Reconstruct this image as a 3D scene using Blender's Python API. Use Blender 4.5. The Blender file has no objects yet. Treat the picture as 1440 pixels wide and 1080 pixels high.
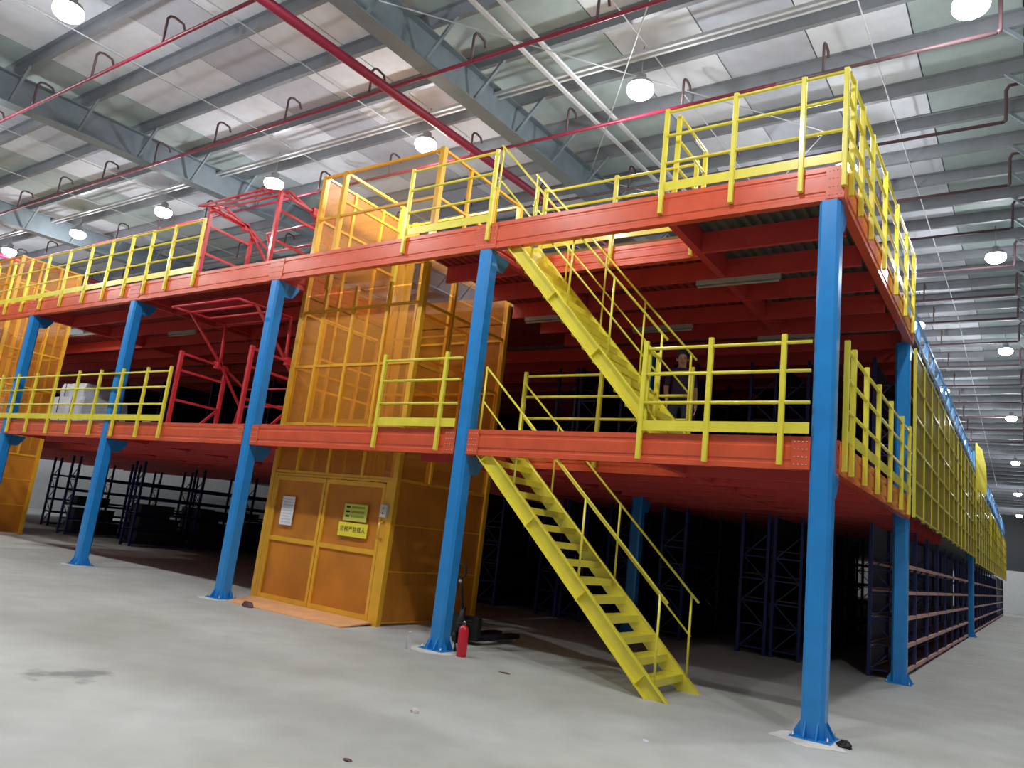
import bpy, math, random
from mathutils import Vector, Matrix

# ------------------------------------------------------------------ camera, world, exposure
sc = bpy.context.scene
col = sc.collection
random.seed(7)
W, HGT = 1440, 1080
CAM_POS = Vector((1.966, -8.512, 1.644))
YAW, PITCH, ROLL, FPX = -0.613, 0.197, 0.117, 1062.4
fwd = Vector((math.sin(YAW) * math.cos(PITCH), math.cos(YAW) * math.cos(PITCH), math.sin(PITCH)))
rgt = Vector((math.cos(YAW), -math.sin(YAW), 0.0))
upv = rgt.cross(fwd)
r2 = math.cos(ROLL) * rgt + math.sin(ROLL) * upv
u2 = -math.sin(ROLL) * rgt + math.cos(ROLL) * upv
cam_d = bpy.data.cameras.new('camera')
cam_d.sensor_fit = 'HORIZONTAL'
cam_d.sensor_width = 36.0
cam_d.lens = 36.0 * FPX / W
cam_d.clip_end = 300
cam = bpy.data.objects.new('camera', cam_d)
col.objects.link(cam)
cam.matrix_world = Matrix(((r2.x, u2.x, -fwd.x, CAM_POS.x), (r2.y, u2.y, -fwd.y, CAM_POS.y),
                           (r2.z, u2.z, -fwd.z, CAM_POS.z), (0, 0, 0, 1)))
sc.camera = cam

world = bpy.data.worlds.new('world')
sc.world = world
world.use_nodes = True
world.node_tree.nodes['Background'].inputs[0].default_value = (0.6, 0.65, 0.7, 1)
world.node_tree.nodes['Background'].inputs[1].default_value = 0.05
sc.view_settings.view_transform = 'Standard'
sc.view_settings.look = 'None'
sc.view_settings.gamma = 1.0
sc.view_settings.use_curve_mapping = False
sc.view_settings.exposure = 0.0
sc.cycles.transparent_max_bounces = 20
sc.cycles.max_bounces = 8
sc.cycles.use_denoising = True
LAMP_POWER = 128.0            # downward disc of each high-bay lamp
LAMP_SIDE = 125.0             # all-round glow of each lamp's domed lens

# ------------------------------------------------------------------ materials
def lin(c):
    return tuple(((v / 255) / 12.92 if v / 255 <= 0.04045 else ((v / 255 + 0.055) / 1.055) ** 2.4) for v in c)

def mat(name, rgb, rough=0.45, metal=0.0, var=0.08, scale=4.0, bump=0.0, bscale=60.0, alpha=None, emit=None, coat=0.0):
    m = bpy.data.materials.new(name)
    m.use_nodes = True
    nt = m.node_tree
    b = nt.nodes['Principled BSDF']
    c = lin(rgb)
    tc = nt.nodes.new('ShaderNodeTexCoord')
    nz = nt.nodes.new('ShaderNodeTexNoise')
    nz.inputs['Scale'].default_value = scale
    nz.inputs['Detail'].default_value = 4
    nt.links.new(tc.outputs['Object'], nz.inputs['Vector'])
    rp = nt.nodes.new('ShaderNodeValToRGB')
    rp.color_ramp.elements[0].position = 0.3
    rp.color_ramp.elements[1].position = 0.7
    rp.color_ramp.elements[0].color = tuple(max(0, v * (1 - var)) for v in c) + (1,)
    rp.color_ramp.elements[1].color = tuple(min(1, v * (1 + var)) for v in c) + (1,)
    nt.links.new(nz.outputs['Fac'], rp.inputs['Fac'])
    nt.links.new(rp.outputs['Color'], b.inputs['Base Color'])
    b.inputs['Roughness'].default_value = rough
    b.inputs['Metallic'].default_value = metal
    if coat:
        b.inputs['Coat Weight'].default_value = coat
        b.inputs['Coat Roughness'].default_value = 0.12
    if alpha is not None:
        b.inputs['Alpha'].default_value = alpha
    if emit:
        b.inputs['Emission Color'].default_value = (1, 1, 1, 1)
        b.inputs['Emission Strength'].default_value = emit
    if bump:
        n2 = nt.nodes.new('ShaderNodeTexNoise')
        n2.inputs['Scale'].default_value = bscale
        nt.links.new(tc.outputs['Object'], n2.inputs['Vector'])
        bp = nt.nodes.new('ShaderNodeBump')
        bp.inputs['Strength'].default_value = bump
        bp.inputs['Distance'].default_value = 0.02
        nt.links.new(n2.outputs['Fac'], bp.inputs['Height'])
        nt.links.new(bp.outputs['Normal'], b.inputs['Normal'])
    return m

M = {}
M['yellow'] = mat('yellow_paint', (238, 224, 70), 0.38, coat=0.3)
M['blue'] = mat('blue_paint', (32, 138, 214), 0.36, coat=0.3)
M['orange'] = mat('orange_red_paint', (222, 90, 54), 0.33, coat=0.4)
M['red'] = mat('red_paint', (206, 42, 52), 0.4, coat=0.2)
M['gold'] = mat('golden_yellow_paint', (236, 176, 42), 0.4, coat=0.2)
M['goldmesh'] = mat('golden_wire_mesh', (214, 142, 34), 0.5, alpha=0.34)
M['goldsheet'] = mat('golden_dense_mesh', (216, 136, 38), 0.5, alpha=0.8, var=0.2, scale=1.5)
M['yellowmesh'] = mat('yellow_wire_mesh', (196, 172, 56), 0.5, alpha=0.52)
M['deckred'] = mat('red_painted_deck_sheet', (150, 54, 50), 0.5)
M['clearmesh'] = mat('fine_clear_wire_mesh', (206, 168, 110), 0.5, alpha=0.1)
M['deck'] = mat('galvanised_deck_sheet', (92, 96, 88), 0.5, 0.3, var=0.25)
M['decktop'] = mat('deck_floor_top', (132, 132, 130), 0.6)
M['joist'] = mat('red_joist_paint', (204, 66, 62), 0.45)
M['pipe'] = mat('crimson_pipe_paint', (138, 26, 54), 0.45)
M['riser'] = mat('brown_riser_pipe', (98, 74, 78), 0.5)
M['girder'] = mat('grey_girder_paint', (122, 134, 142), 0.5)
M['purlin'] = mat('grey_purlin_paint', (132, 136, 142), 0.5)
M['white_steel'] = mat('white_galvanised_rod', (206, 208, 212), 0.45)
M['roof0'] = mat('white_roof_foil', (228, 232, 240), 0.72, var=0.05)
M['roof1'] = mat('pale_grey_roof_foil', (196, 200, 212), 0.72, var=0.06)
M['roof2'] = mat('greenish_grey_roof_foil', (176, 190, 190), 0.72, var=0.06)
M['wall'] = mat('white_wall_paint', (226, 228, 230), 0.7, var=0.04)
M['cladding'] = mat('dark_wall_cladding', (66, 70, 74), 0.6)
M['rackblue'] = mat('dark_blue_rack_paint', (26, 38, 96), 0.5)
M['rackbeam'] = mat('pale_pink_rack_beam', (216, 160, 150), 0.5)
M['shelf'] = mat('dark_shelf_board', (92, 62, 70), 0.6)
M['shadepanel'] = mat('dark_navy_shade_panel', (30, 30, 52), 0.7)
M['bin'] = mat('dark_added_bin', (40, 40, 46), 0.6)
M['black'] = mat('black_rubber', (18, 18, 20), 0.55)
M['extred'] = mat('extinguisher_red', (206, 16, 44), 0.3, coat=0.4)
M['steel'] = mat('bare_steel', (170, 172, 176), 0.35, 0.8)
M['grey'] = mat('light_grey_plastic', (196, 194, 188), 0.5)
M['tube'] = mat('unlit_tube_grey', (168, 160, 152), 0.5)
M['lampbody'] = mat('lamp_housing_grey', (170, 172, 176), 0.4)
M['lens'] = mat('lamp_glowing_lens', (255, 255, 255), 0.4, emit=26.0)
M['paper'] = mat('white_notice_paper', (236, 232, 240), 0.7, var=0.02)
M['sign'] = mat('yellow_sign_board', (240, 224, 62), 0.5, var=0.03)
M['signpale'] = mat('pale_green_yellow_sign', (206, 208, 92), 0.5, var=0.05)
M['ink'] = mat('black_ink', (30, 26, 18), 0.7)
M['inkgreen'] = mat('olive_sign_print', (150, 160, 40), 0.7)
M['ramp'] = mat('peach_ramp_plate', (236, 178, 128), 0.5, var=0.1)
M['grout'] = mat('white_cement_grout', (216, 212, 206), 0.85, var=0.08, scale=12, bump=0.3)
M['wrap'] = mat('pale_plastic_wrap', (206, 212, 220), 0.3, var=0.12, coat=0.4)
M['carton'] = mat('white_carton', (228, 216, 214), 0.7)
M['clear'] = mat('clear_bottle_plastic', (220, 222, 226), 0.15, alpha=0.35)
M['bluefence'] = mat('light_blue_rail_paint', (92, 152, 208), 0.4)

def floor_mat():
    m = bpy.data.materials.new('worn_concrete_floor')
    m.use_nodes = True
    nt = m.node_tree
    b = nt.nodes['Principled BSDF']
    N = nt.nodes.new
    tc = N('ShaderNodeTexCoord')
    def noise(scale, detail):
        n = N('ShaderNodeTexNoise'); n.inputs['Scale'].default_value = scale; n.inputs['Detail'].default_value = detail
        nt.links.new(tc.outputs['Object'], n.inputs['Vector']); return n
    n1 = noise(0.35, 6); n2 = noise(2.2, 8)
    r1 = N('ShaderNodeValToRGB')
    r1.color_ramp.elements[0].position = 0.32; r1.color_ramp.elements[1].position = 0.68
    r1.color_ramp.elements[0].color = lin((176, 176, 168)) + (1,)
    r1.color_ramp.elements[1].color = lin((196, 198, 196)) + (1,)
    nt.links.new(n1.outputs['Fac'], r1.inputs['Fac'])
    r2_ = N('ShaderNodeValToRGB')
    r2_.color_ramp.elements[0].position = 0.3; r2_.color_ramp.elements[1].position = 0.62
    r2_.color_ramp.elements[0].color = (0.84, 0.84, 0.83, 1); r2_.color_ramp.elements[1].color = (1, 1, 1, 1)
    nt.links.new(n2.outputs['Fac'], r2_.inputs['Fac'])
    mx = N('ShaderNodeMixRGB'); mx.blend_type = 'MULTIPLY'; mx.inputs[0].default_value = 0.8
    nt.links.new(r1.outputs['Color'], mx.inputs[1]); nt.links.new(r2_.outputs['Color'], mx.inputs[2])
    # a spilled-water stain on the concrete: an elongated noisy blot
    mp = N('ShaderNodeMapping')
    mp.vector_type = 'TEXTURE'
    mp.inputs['Location'].default_value = (-5.05, -4.72, 0)
    mp.inputs['Rotation'].default_value = (0, 0, math.radians(62))
    mp.inputs['Scale'].default_value = (0.85, 0.42, 1)
    nt.links.new(tc.outputs['Object'], mp.inputs['Vector'])
    n3 = noise(3.0, 5)
    ln = N('ShaderNodeVectorMath'); ln.operation = 'LENGTH'
    nt.links.new(mp.outputs['Vector'], ln.inputs[0])
    ad = N('ShaderNodeMath'); ad.operation = 'MULTIPLY_ADD'
    ad.inputs[1].default_value = 2.4; nt.links.new(n3.outputs['Fac'], ad.inputs[0]); nt.links.new(ln.outputs['Value'], ad.inputs[2])
    r3 = N('ShaderNodeValToRGB')
    r3.color_ramp.elements[0].position = 0.0; r3.color_ramp.elements[1].position = 1.0
    r3.color_ramp.elements[0].color = (0.5, 0.51, 0.52, 1); r3.color_ramp.elements[1].color = (1, 1, 1, 1)
    mr = N('ShaderNodeMapRange'); mr.inputs['From Min'].default_value = 1.35; mr.inputs['From Max'].default_value = 1.75
    nt.links.new(ad.outputs[0], mr.inputs['Value']); nt.links.new(mr.outputs[0], r3.inputs['Fac'])
    m2 = N('ShaderNodeMixRGB'); m2.blend_type = 'MULTIPLY'; m2.inputs[0].default_value = 1.0
    nt.links.new(mx.outputs[0], m2.inputs[1]); nt.links.new(r3.outputs['Color'], m2.inputs[2])
    nt.links.new(m2.outputs[0], b.inputs['Base Color'])
    b.inputs['Roughness'].default_value = 0.62
    bp = N('ShaderNodeBump'); bp.inputs['Strength'].default_value = 0.12; bp.inputs['Distance'].default_value = 0.01
    n4 = noise(25, 4); nt.links.new(n4.outputs['Fac'], bp.inputs['Height']); nt.links.new(bp.outputs['Normal'], b.inputs['Normal'])
    return m
M['floor'] = floor_mat()

# ------------------------------------------------------------------ mesh helpers
ORG = {}
class MB:
    def __init__(s):
        s.v = []; s.f = []; s.sm = []; s.mi = []
    def add(s, vs, fs, smooth=False, mi=0):
        o = len(s.v)
        s.v += [Vector(p) for p in vs]
        for f in fs:
            s.f.append([i + o for i in f]); s.sm.append(smooth); s.mi.append(mi)
        return s
    def box(s, x0, x1, y0, y1, z0, z1, mi=0):
        vs = [(x0, y0, z0), (x1, y0, z0), (x1, y1, z0), (x0, y1, z0), (x0, y0, z1), (x1, y0, z1), (x1, y1, z1), (x0, y1, z1)]
        return s.add(vs, [(0, 3, 2, 1), (4, 5, 6, 7), (0, 1, 5, 4), (1, 2, 6, 5), (2, 3, 7, 6), (3, 0, 4, 7)], False, mi)
    def frame_axes(s, p, q, hint=None):
        d = (Vector(q) - Vector(p)).normalized()
        h = Vector(hint) if hint else (Vector((0, 0, 1)) if abs(d.z) < 0.95 else Vector((0, 1, 0)))
        a = d.cross(h).normalized(); b = a.cross(d).normalized()
        return d, a, b
    def bar(s, p, q, w, h, hint=None):
        d, a, b = s.frame_axes(p, q, hint)
        p = Vector(p); q = Vector(q)
        vs = []
        for c in (p, q):
            for i, j in ((-1, -1), (1, -1), (1, 1), (-1, 1)):
                vs.append(c + a * (i * w / 2) + b * (j * h / 2))
        return s.add(vs, [(3, 2, 1, 0), (4, 5, 6, 7), (0, 1, 5, 4), (1, 2, 6, 5), (2, 3, 7, 6), (3, 0, 4, 7)])
    def tube(s, p, q, r, n=10, r1=None):
        return s.path([p, q], r, n, r1)
    def path(s, pts, r, n=8, r1=None):
        pts = [Vector(p) for p in pts]
        rings = []
        o = len(s.v)
        prev = None
        for i, p in enumerate(pts):
            if i == 0: d = pts[1] - pts[0]
            elif i == len(pts) - 1: d = pts[-1] - pts[-2]
            else: d = (pts[i + 1] - p).normalized() + (p - pts[i - 1]).normalized()
            d.normalize()
            if prev is None:
                h = Vector((0, 0, 1)) if abs(d.z) < 0.9 else Vector((0, 1, 0))
                a = d.cross(h).normalized()
            else:
                a = (prev - d * prev.dot(d)).normalized()
            prev = a
            b = d.cross(a)
            rr = r if r1 is None else r + (r1 - r) * i / (len(pts) - 1)
            for k in range(n):
                t = 2 * math.pi * k / n
                s.v.append(p + (a * math.cos(t) + b * math.sin(t)) * rr)
        for i in range(len(pts) - 1):
            for k in range(n):
                k2 = (k + 1) % n
                s.f.append([o + i * n + k, o + i * n + k2, o + (i + 1) * n + k2, o + (i + 1) * n + k]); s.sm.append(True); s.mi.append(0)
        s.f.append([o + k for k in range(n)][::-1]); s.sm.append(False); s.mi.append(0)
        e = o + (len(pts) - 1) * n
        s.f.append([e + k for k in range(n)]); s.sm.append(False); s.mi.append(0)
        return s
    def lathe(s, c, prof, n=16):
        # profile of (radius, z) about a vertical axis through c
        o = len(s.v)
        for r, z in prof:
            for k in range(n):
                t = 2 * math.pi * k / n
                s.v.append(Vector((c[0] + r * math.cos(t), c[1] + r * math.sin(t), c[2] + z)))
        for i in range(len(prof) - 1):
            for k in range(n):
                k2 = (k + 1) % n
                s.f.append([o + i * n + k, o + i * n + k2, o + (i + 1) * n + k2, o + (i + 1) * n + k]); s.sm.append(True); s.mi.append(0)
        s.f.append([o + k for k in range(n)][::-1]); s.sm.append(False); s.mi.append(0)
        e = o + (len(prof) - 1) * n
        s.f.append([e + k for k in range(n)]); s.sm.append(False); s.mi.append(0)
        return s
    def prism(s, poly, fn0, fn1):
        # poly of 2D points, fn0/fn1 map a 2D point to both 3D ends
        n = len(poly); o = len(s.v)
        s.v += [Vector(fn0(a, b)) for a, b in poly] + [Vector(fn1(a, b)) for a, b in poly]
        fs = [[o + k for k in range(n)][::-1], [o + n + k for k in range(n)]]
        for k in range(n):
            k2 = (k + 1) % n
            fs.append([o + k, o + k2, o + n + k2, o + n + k])
        for f in fs:
            s.f.append(f); s.sm.append(False); s.mi.append(0)
        return s
    def build(s, name, m, parent=None, mats=None):
        me = bpy.data.meshes.new(name)
        org = ORG.get(parent.name, Vector((0, 0, 0))) if parent else Vector((0, 0, 0))
        me.from_pydata([tuple(p - org) for p in s.v], [], s.f)
        import bmesh
        bm = bmesh.new(); bm.from_mesh(me)
        bmesh.ops.recalc_face_normals(bm, faces=bm.faces)
        bm.to_mesh(me); bm.free()
        me.polygons.foreach_set('use_smooth', s.sm)
        if mats:
            for k in mats: me.materials.append(M[k])
            me.polygons.foreach_set('material_index', s.mi)
        else:
            me.materials.append(M[m] if isinstance(m, str) else m)
        me.update()
        o = bpy.data.objects.new(name, me)
        col.objects.link(o)
        if parent:
            o.parent = parent
            ORG[o.name] = org.copy()
        return o

def inst(o, dx=0, dy=0, dz=0, parent='same'):
    c = o.copy()
    col.objects.link(c)
    if parent != 'same': c.parent = parent
    c.location = o.location + Vector((dx, dy, dz))
    ORG[c.name] = ORG.get(o.name, Vector((0, 0, 0))).copy()
    return c

def thing(name, label, cat, loc, group=None):
    e = bpy.data.objects.new(name, None)
    col.objects.link(e)
    e.empty_display_size = 0.2
    e.location = loc
    ORG[e.name] = Vector(loc)
    e['label'] = label; e['category'] = cat
    if group: e['group'] = group
    return e

def tag(o, label, cat, group=None):
    o['label'] = label; o['category'] = cat
    if group: o['group'] = group
    return o

def setorigin(o, loc):
    loc = Vector(loc)
    o.data.transform(Matrix.Translation(-loc)); o.location = loc
    return o

ORD = ['first', 'second', 'third', 'fourth', 'fifth', 'sixth', 'seventh', 'eighth', 'ninth', 'tenth', 'eleventh', 'twelfth',
       'thirteenth', 'fourteenth', 'fifteenth', 'sixteenth', 'seventeenth', 'eighteenth', 'nineteenth', 'twentieth',
       'twenty-first', 'twenty-second', 'twenty-third', 'twenty-fourth', 'twenty-fifth', 'twenty-sixth', 'twenty-seventh', 'twenty-eighth']

# ------------------------------------------------------------------ layout constants
SP = 4.925                     # column spacing along the front
CW = 0.23                      # column width
D1 = 6.1                       # second column line
XL = -25.4                     # left end of the mezzanine
L1B, L1T = 2.70, 3.07          # lower deck beam, bottom and top
L2B, L2T = 5.83, 6.25          # upper deck beam
YEND = 64.0
XB = -39.0                     # left end of the deep rear deck
def cx(i): return -SP * i
def g(y): return 10.35 - 0.05 * abs(y - 21.0)    # underside of the roof girders
GX = [-33.3, -24.35, -15.4, -6.5, 2.45, 11.4, 20.3]
RX0, RX1, RY0, RY1 = -46.0, 24.0, -24.0, 74.0

# ------------------------------------------------------------------ the hall
o = MB().box(RX0, RX1, RY0, RY1, -0.2, 0.0).build('floor', 'floor'); o['kind'] = 'structure'
def wall(name, x0, x1, y0, y1):
    w = bpy.data.objects.new(name, None); col.objects.link(w); w['kind'] = 'structure'
    MB().box(x0, x1, y0, y1, 0, 3.7).build('lower_wall', 'wall', w)
    MB().box(x0, x1, y0, y1, 3.7, 11.6).build('upper_cladding', 'cladding' if name == 'wall_back' else 'wall', w)
wall('wall_back', RX0, RX1, RY1, RY1 + 0.3)
wall('wall_left', RX0 - 0.3, RX0, RY0, RY1)
wall('wall_right', RX1, RX1 + 0.3, RY0, RY1)
wall('wall_front', RX0, RX1, RY0 - 0.3, RY0)

ceil = bpy.data.objects.new('ceiling', None); col.objects.link(ceil); ceil['kind'] = 'structure'
pw = 1.5
npan = int((RX1 - RX0) / pw)
for k in range(npan):
    x0 = RX0 + k * pw
    rk = ['roof0', 'roof1', 'roof0', 'roof0', 'roof2', 'roof2', 'roof0', 'roof1', 'roof0', 'roof2', 'roof0'][k % 11]
    for (ya, yb) in ((RY0, 21.0), (21.0, RY1)):
        za, zb = g(ya) + 0.93, g(yb) + 0.93
        MB().prism([(x0 + 0.012, 0), (x0 + pw - 0.012, 0), (x0 + pw - 0.012, 0.06), (x0 + 0.75, 0.06), (x0 + 0.012, 0.06)],
                   lambda a, b: (a, ya, za + b), lambda a, b: (a, yb, zb + b)).build('roof_panel', rk, ceil)
MB().prism([(RX0, 0.06), (RX1, 0.06), (RX1, 0.1), (RX0, 0.1)], lambda a, b: (a, RY0, g(RY0) + 0.93 + b), lambda a, b: (a, 21, g(21) + 0.93 + b)).build('roof_sheet', 'purlin', ceil)
MB().prism([(RX0, 0.06), (RX1, 0.06), (RX1, 0.1), (RX0, 0.1)], lambda a, b: (a, 21, g(21) + 0.93 + b), lambda a, b: (a, RY1, g(RY1) + 0.93 + b)).build('roof_sheet', 'purlin', ceil)
# purlins: Z sections along X
PY = [-0.3 + 1.38 * k for k in range(-12, 53)]
PY = [y for y in PY if -12 < y < RY1 - 0.5]
zp = [(-0.075, 0.25), (0.0, 0.25), (0.0, 0.02), (0.075, 0.02), (0.075, 0.04), (0.075, 0.0), (-0.012, 0.0), (-0.012, 0.235), (-0.075, 0.235)]
for y in PY:
    b0 = g(y) + 0.67
    MB().prism(zp, lambda a, b: (RX0, y + a, b0 + b), lambda a, b: (RX1, y + a, b0 + b)).build('purlin', 'purlin', ceil)
# girders: I sections along Y with flange braces to the purlins
for gx in GX:
    mb = MB()
    for (ya, yb) in ((RY0, 21.0), (21.0, RY1)):
        za, zb = g(ya), g(yb)
        for poly in ([(-0.17, 0), (0.17, 0), (0.17, 0.022), (-0.17, 0.022)], [(-0.007, 0.022), (0.007, 0.022), (0.007, 0.64), (-0.007, 0.64)],
                     [(-0.13, 0.64), (0.13, 0.64), (0.13, 0.662), (-0.13, 0.662)]):
            mb.prism(poly, lambda a, b: (gx + a, ya, za + b), lambda a, b: (gx + a, yb, zb + b))
    gd = mb.build('girder', 'girder', ceil)
    for y in PY:
        if y > 34 or gx > 3: continue
        z = g(y)
        for sgn in (-1, 1):
            MB().bar((gx + sgn * 0.1, y, z + 0.03), (gx + sgn * 0.72, y, z + 0.69), 0.05, 0.05).build('knee_brace', 'girder', gd)
# sag rods and the white strut along Y
for x in (-12.4, -9.3, -0.05, -3.3, -18.4, -21.3):
    for (ya, yb) in ((-10, 21.0), (21.0, 60)):
        MB().tube((x, ya, g(ya) + 0.64), (x, yb, g(yb) + 0.64), 0.012, 6).build('sag_rod', 'white_steel', ceil)
for x in (-5.15, -4.75):
    for (ya, yb) in ((-10, 21.0), (21.0, 50)):
        MB().bar((x, ya, g(ya) + 0.5), (x, yb, g(yb) + 0.5), 0.07, 0.05).build('strut', 'white_steel', ceil)
# crossed wind-bracing rods
for (xa, xb, ya, yb) in ((-6.4, -1.2, -1.5, 5.5), (-1.2, -6.4, -1.5, 5.5), (-6.4, -1.2, 5.5, 12.5), (-1.2, -6.4, 5.5, 12.5)):
    MB().tube((xa, ya, g(ya) + 0.4), (xb, yb, g(yb) + 0.4), 0.011, 6).build('bracing_rod', 'white_steel', ceil)

# ------------------------------------------------------------------ high-bay lamps
def lamp(x, y, label, group):
    z = g(y)
    t = thing('high_bay_lamp', label, 'lamp', (x, y, z), group)
    MB().lathe((x, y, z), [(0.05, 0.34), (0.09, 0.32), (0.10, 0.2), (0.20, 0.17), (0.225, 0.12), (0.22, 0.09)][::-1], 18).build('housing', 'lampbody', t)
    MB().lathe((x, y, z), [(0.06, -0.085), (0.16, -0.07), (0.21, -0.03), (0.235, 0.02), (0.225, 0.1)], 18).build('lens', 'lens', t)
    MB().tube((x, y, z + 0.28), (x, y, z + 0.9), 0.011, 6).build('suspension_rod', 'steel', t)
    ld = bpy.data.lights.new('lamp_light', 'AREA')
    ld.shape = 'DISK'; ld.size = 0.38; ld.energy = LAMP_POWER; ld.color = (0.97, 0.985, 1.0)
    lo = bpy.data.objects.new('lamp_light', ld); col.objects.link(lo)
    lo.parent = t; lo.location = (0, 0, -0.1)
    pd = bpy.data.lights.new('lens_glow', 'POINT')
    pd.shadow_soft_size = 0.1; pd.energy = LAMP_SIDE; pd.color = (0.97, 0.985, 1.0)
    po = bpy.data.objects.new('lens_glow', pd); col.objects.link(po)
    po.parent = t; po.location = (0, 0, -0.2)
lamp_rows = [
    (-4.0, [-25.4, -20.55, -15.7, -10.86, -6.0, -1.15, 3.7, 8.55], 'row just in front of the mezzanine'),
    (2.1, [-41.5, -32.7, -27.9, -23.03, -18.2, -13.36, -8.42, -3.52, 1.4], 'row above the mezzanine front edge'),  # the leftmost lamp is added, out of view, to light the left wall
    (6.6, [-1.05], 'just behind the near upper corner'),
    (19.7, [-1.17], 'over the nearer rack block'),
    (28.7, [-1.12], 'over the farther rack block'),
    (39.1, [-1.12], 'far over the farther rack block'),
    (13.1, [-41.5, -32.7, -23.0, -13.3, -8.4, -3.5, 1.33], 'second row behind the front edge'),  # again an added leftmost lamp for the left wall
    (23.3, [-32.7, -23.0, -13.3, -3.5, 1.3], 'third row down the aisle'),
    (33.6, [-8.4, 1.28], 'fourth row down the aisle'),
    (44.6, [-8.4, 1.26], 'fifth row down the aisle'),
    (56.2, [-3.5, 1.22], 'sixth row down the aisle'),
    (67.5, [-3.5, 1.18], 'last row before the far wall')]
for y, xs, desc in lamp_rows:
    for i, x in enumerate(xs):
        lamp(x, y, ('round high-bay lamp, %s from left, %s' % (ORD[i], desc)) if len(xs) > 1 else 'lone round high-bay lamp ' + desc, 'high-bay lamps under the roof')

# conduit pair carrying the lamp wiring
tc = thing('cable_conduit', 'long pale grey cable conduit running above the front lamp row', 'conduit', (-12, 1.8, g(2.0) + 0.58))
for dy in (-0.06, 0.07):
    MB().bar((RX0 + 1, 1.86 + dy, g(2.0) + 0.55), (RX1 - 1, 1.86 + dy, g(2.0) + 0.55), 0.05, 0.06).build('conduit_tube', 'white_steel', tc)

# ------------------------------------------------------------------ sprinkler pipes
tag(setorigin(MB().tube((-7.53, -13, g(-13) - 0.02), (-7.53, 20, g(20) - 0.02), 0.085, 14).build('sprinkler_main', 'pipe'), (-7.53, 0, g(0))),
    'thick crimson sprinkler main running back under the roof above the lift', 'pipe')
tag(setorigin(MB().tube((-28.5, -2, g(-2) - 0.02), (-28.5, 20, g(20) - 0.02), 0.085, 14).build('sprinkler_main', 'pipe'), (-28.5, 0, g(0))),
    'thick crimson sprinkler main at the far left end of the hall', 'pipe')
for k in range(-1, 15):
    y = 0.04 + 2.8 * k
    z = g(y) + (0.1 if k > 3 else 0.0)
    side = k >= 2
    xa = -33.0 if k < 3 else -12.0
    xb = 1.68
    if k <= 0: xb = 12.0
    t = thing('sprinkler_branch_pipe', 'red sprinkler branch pipe with hooked risers, %s from the front under the roof' % ORD[k + 1], 'pipe', (xa, y, z), 'sprinkler branch pipes')
    xs_ = -1.4 if k == 1 else (xb if k < 1 else xa)
    if xs_ > xa: MB().tube((xa, y, z), (xs_, y, z), 0.032, 8).build('pipe', 'pipe', t)
    if xs_ < xb: MB().tube((xs_, y, z), (xb, y, z), 0.032, 8).build('pipe', 'riser', t)
    if k > 0:
        MB().path([(xb, y, z), (xb + 0.04, y, z + 0.03), (xb + 0.05, y, z + 0.6), (xb + 0.1, y, z + 0.68), (xb + 3.0, y, z + 0.7)], 0.032, 8).build('end_riser', 'riser', t)
    x = -0.67 if k != 0 else -0.9
    first = None
    while x > xa + 0.5:
        if first is None:
            first = MB().path([(x, y, z), (x, y, z + 0.5), (x, y + 0.04, z + 0.57), (x, y + 0.12, z + 0.6), (x, y + 0.28, z + 0.58), (x, y + 0.33, z + 0.48)], 0.024, 7).build('hooked_riser', 'riser', t)
            fx = x
        elif k < 9:
            inst(first, x - fx)
        x -= 2.38 if k < 5 else 4.76

# ------------------------------------------------------------------ columns
def column(x0, y0, label, brackets=True, ztop=L2B):
    x1, y1 = x0 + CW, y0 + CW
    t = thing('steel_column', label, 'column', (x0 + CW / 2, y0 + CW / 2, 0), 'blue mezzanine columns')
    c = 0.035
    poly = [(x0 + c, y0), (x1 - c, y0), (x1, y0 + c), (x1, y1 - c), (x1 - c, y1), (x0 + c, y1), (x0, y1 - c), (x0, y0 + c)]
    MB().prism(poly, lambda a, b: (a, b, 0.012), lambda a, b: (a, b, ztop)).build('shaft', 'blue', t)
    MB().box(x0 - 0.085, x1 + 0.085, y0 - 0.085, y1 + 0.085, 0.0, 0.014).build('base_plate', 'blue', t)
    xm, ym = (x0 + x1) / 2, (y0 + y1) / 2
    for (dx, dy) in ((-1, 0), (1, 0), (0, -1), (0, 1)):
        for off in (-0.06, 0.06):
            px, py = xm + dx * CW / 2, ym + dy * CW / 2
            ox, oy = (0, off) if dx else (off, 0)
            tri = [(0, 0.014), (0.08, 0.014), (0.08, 0.03), (0, 0.17)]
            th = 0.006
            MB().prism(tri, lambda a, b: (px + dx * a + (ox - th if not dx else 0), py + dy * a + (oy - th if dx else 0), b),
                       lambda a, b: (px + dx * a + (ox + th if not dx else 0), py + dy * a + (oy + th if dx else 0), b)).build('base_gusset', 'blue', t)
    if brackets:
        for zt in (L1B, L2B):
            tri = [(y1 - 0.01, zt), (y1 + 0.3, zt), (y1 + 0.3, zt - 0.06), (y1 + 0.17, zt - 0.25), (y1 - 0.01, zt - 0.27)]
            MB().prism(tri, lambda a, b: (x0 + 0.03, a, b), lambda a, b: (x1 - 0.03, a, b)).build('bracket', 'blue', t)
    for (dx, dy) in ((-1, -1), (1, -1), (-1, 1), (1, 1)):
        MB().lathe((xm + dx * 0.165, ym + dy * 0.165, 0.014), [(0.016, 0), (0.016, 0.016), (0.009, 0.02), (0.009, 0.045)], 8).build('anchor_bolt', 'steel', t)
    return t
fl = ['blue steel column at the near right corner, in front of the side rails', 'blue steel column between the gold lift and the stairs, beside the fire extinguisher',
      'blue steel column just left of the gold lift door', 'blue steel column, fourth from the right corner along the front', 'blue steel column at the left edge of the photo, fifth along the front']
for i in range(5): column(cx(i), 0.0, fl[i])
column(cx(0), D1, 'blue steel column at the back of the side rails where the racks begin')
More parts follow.
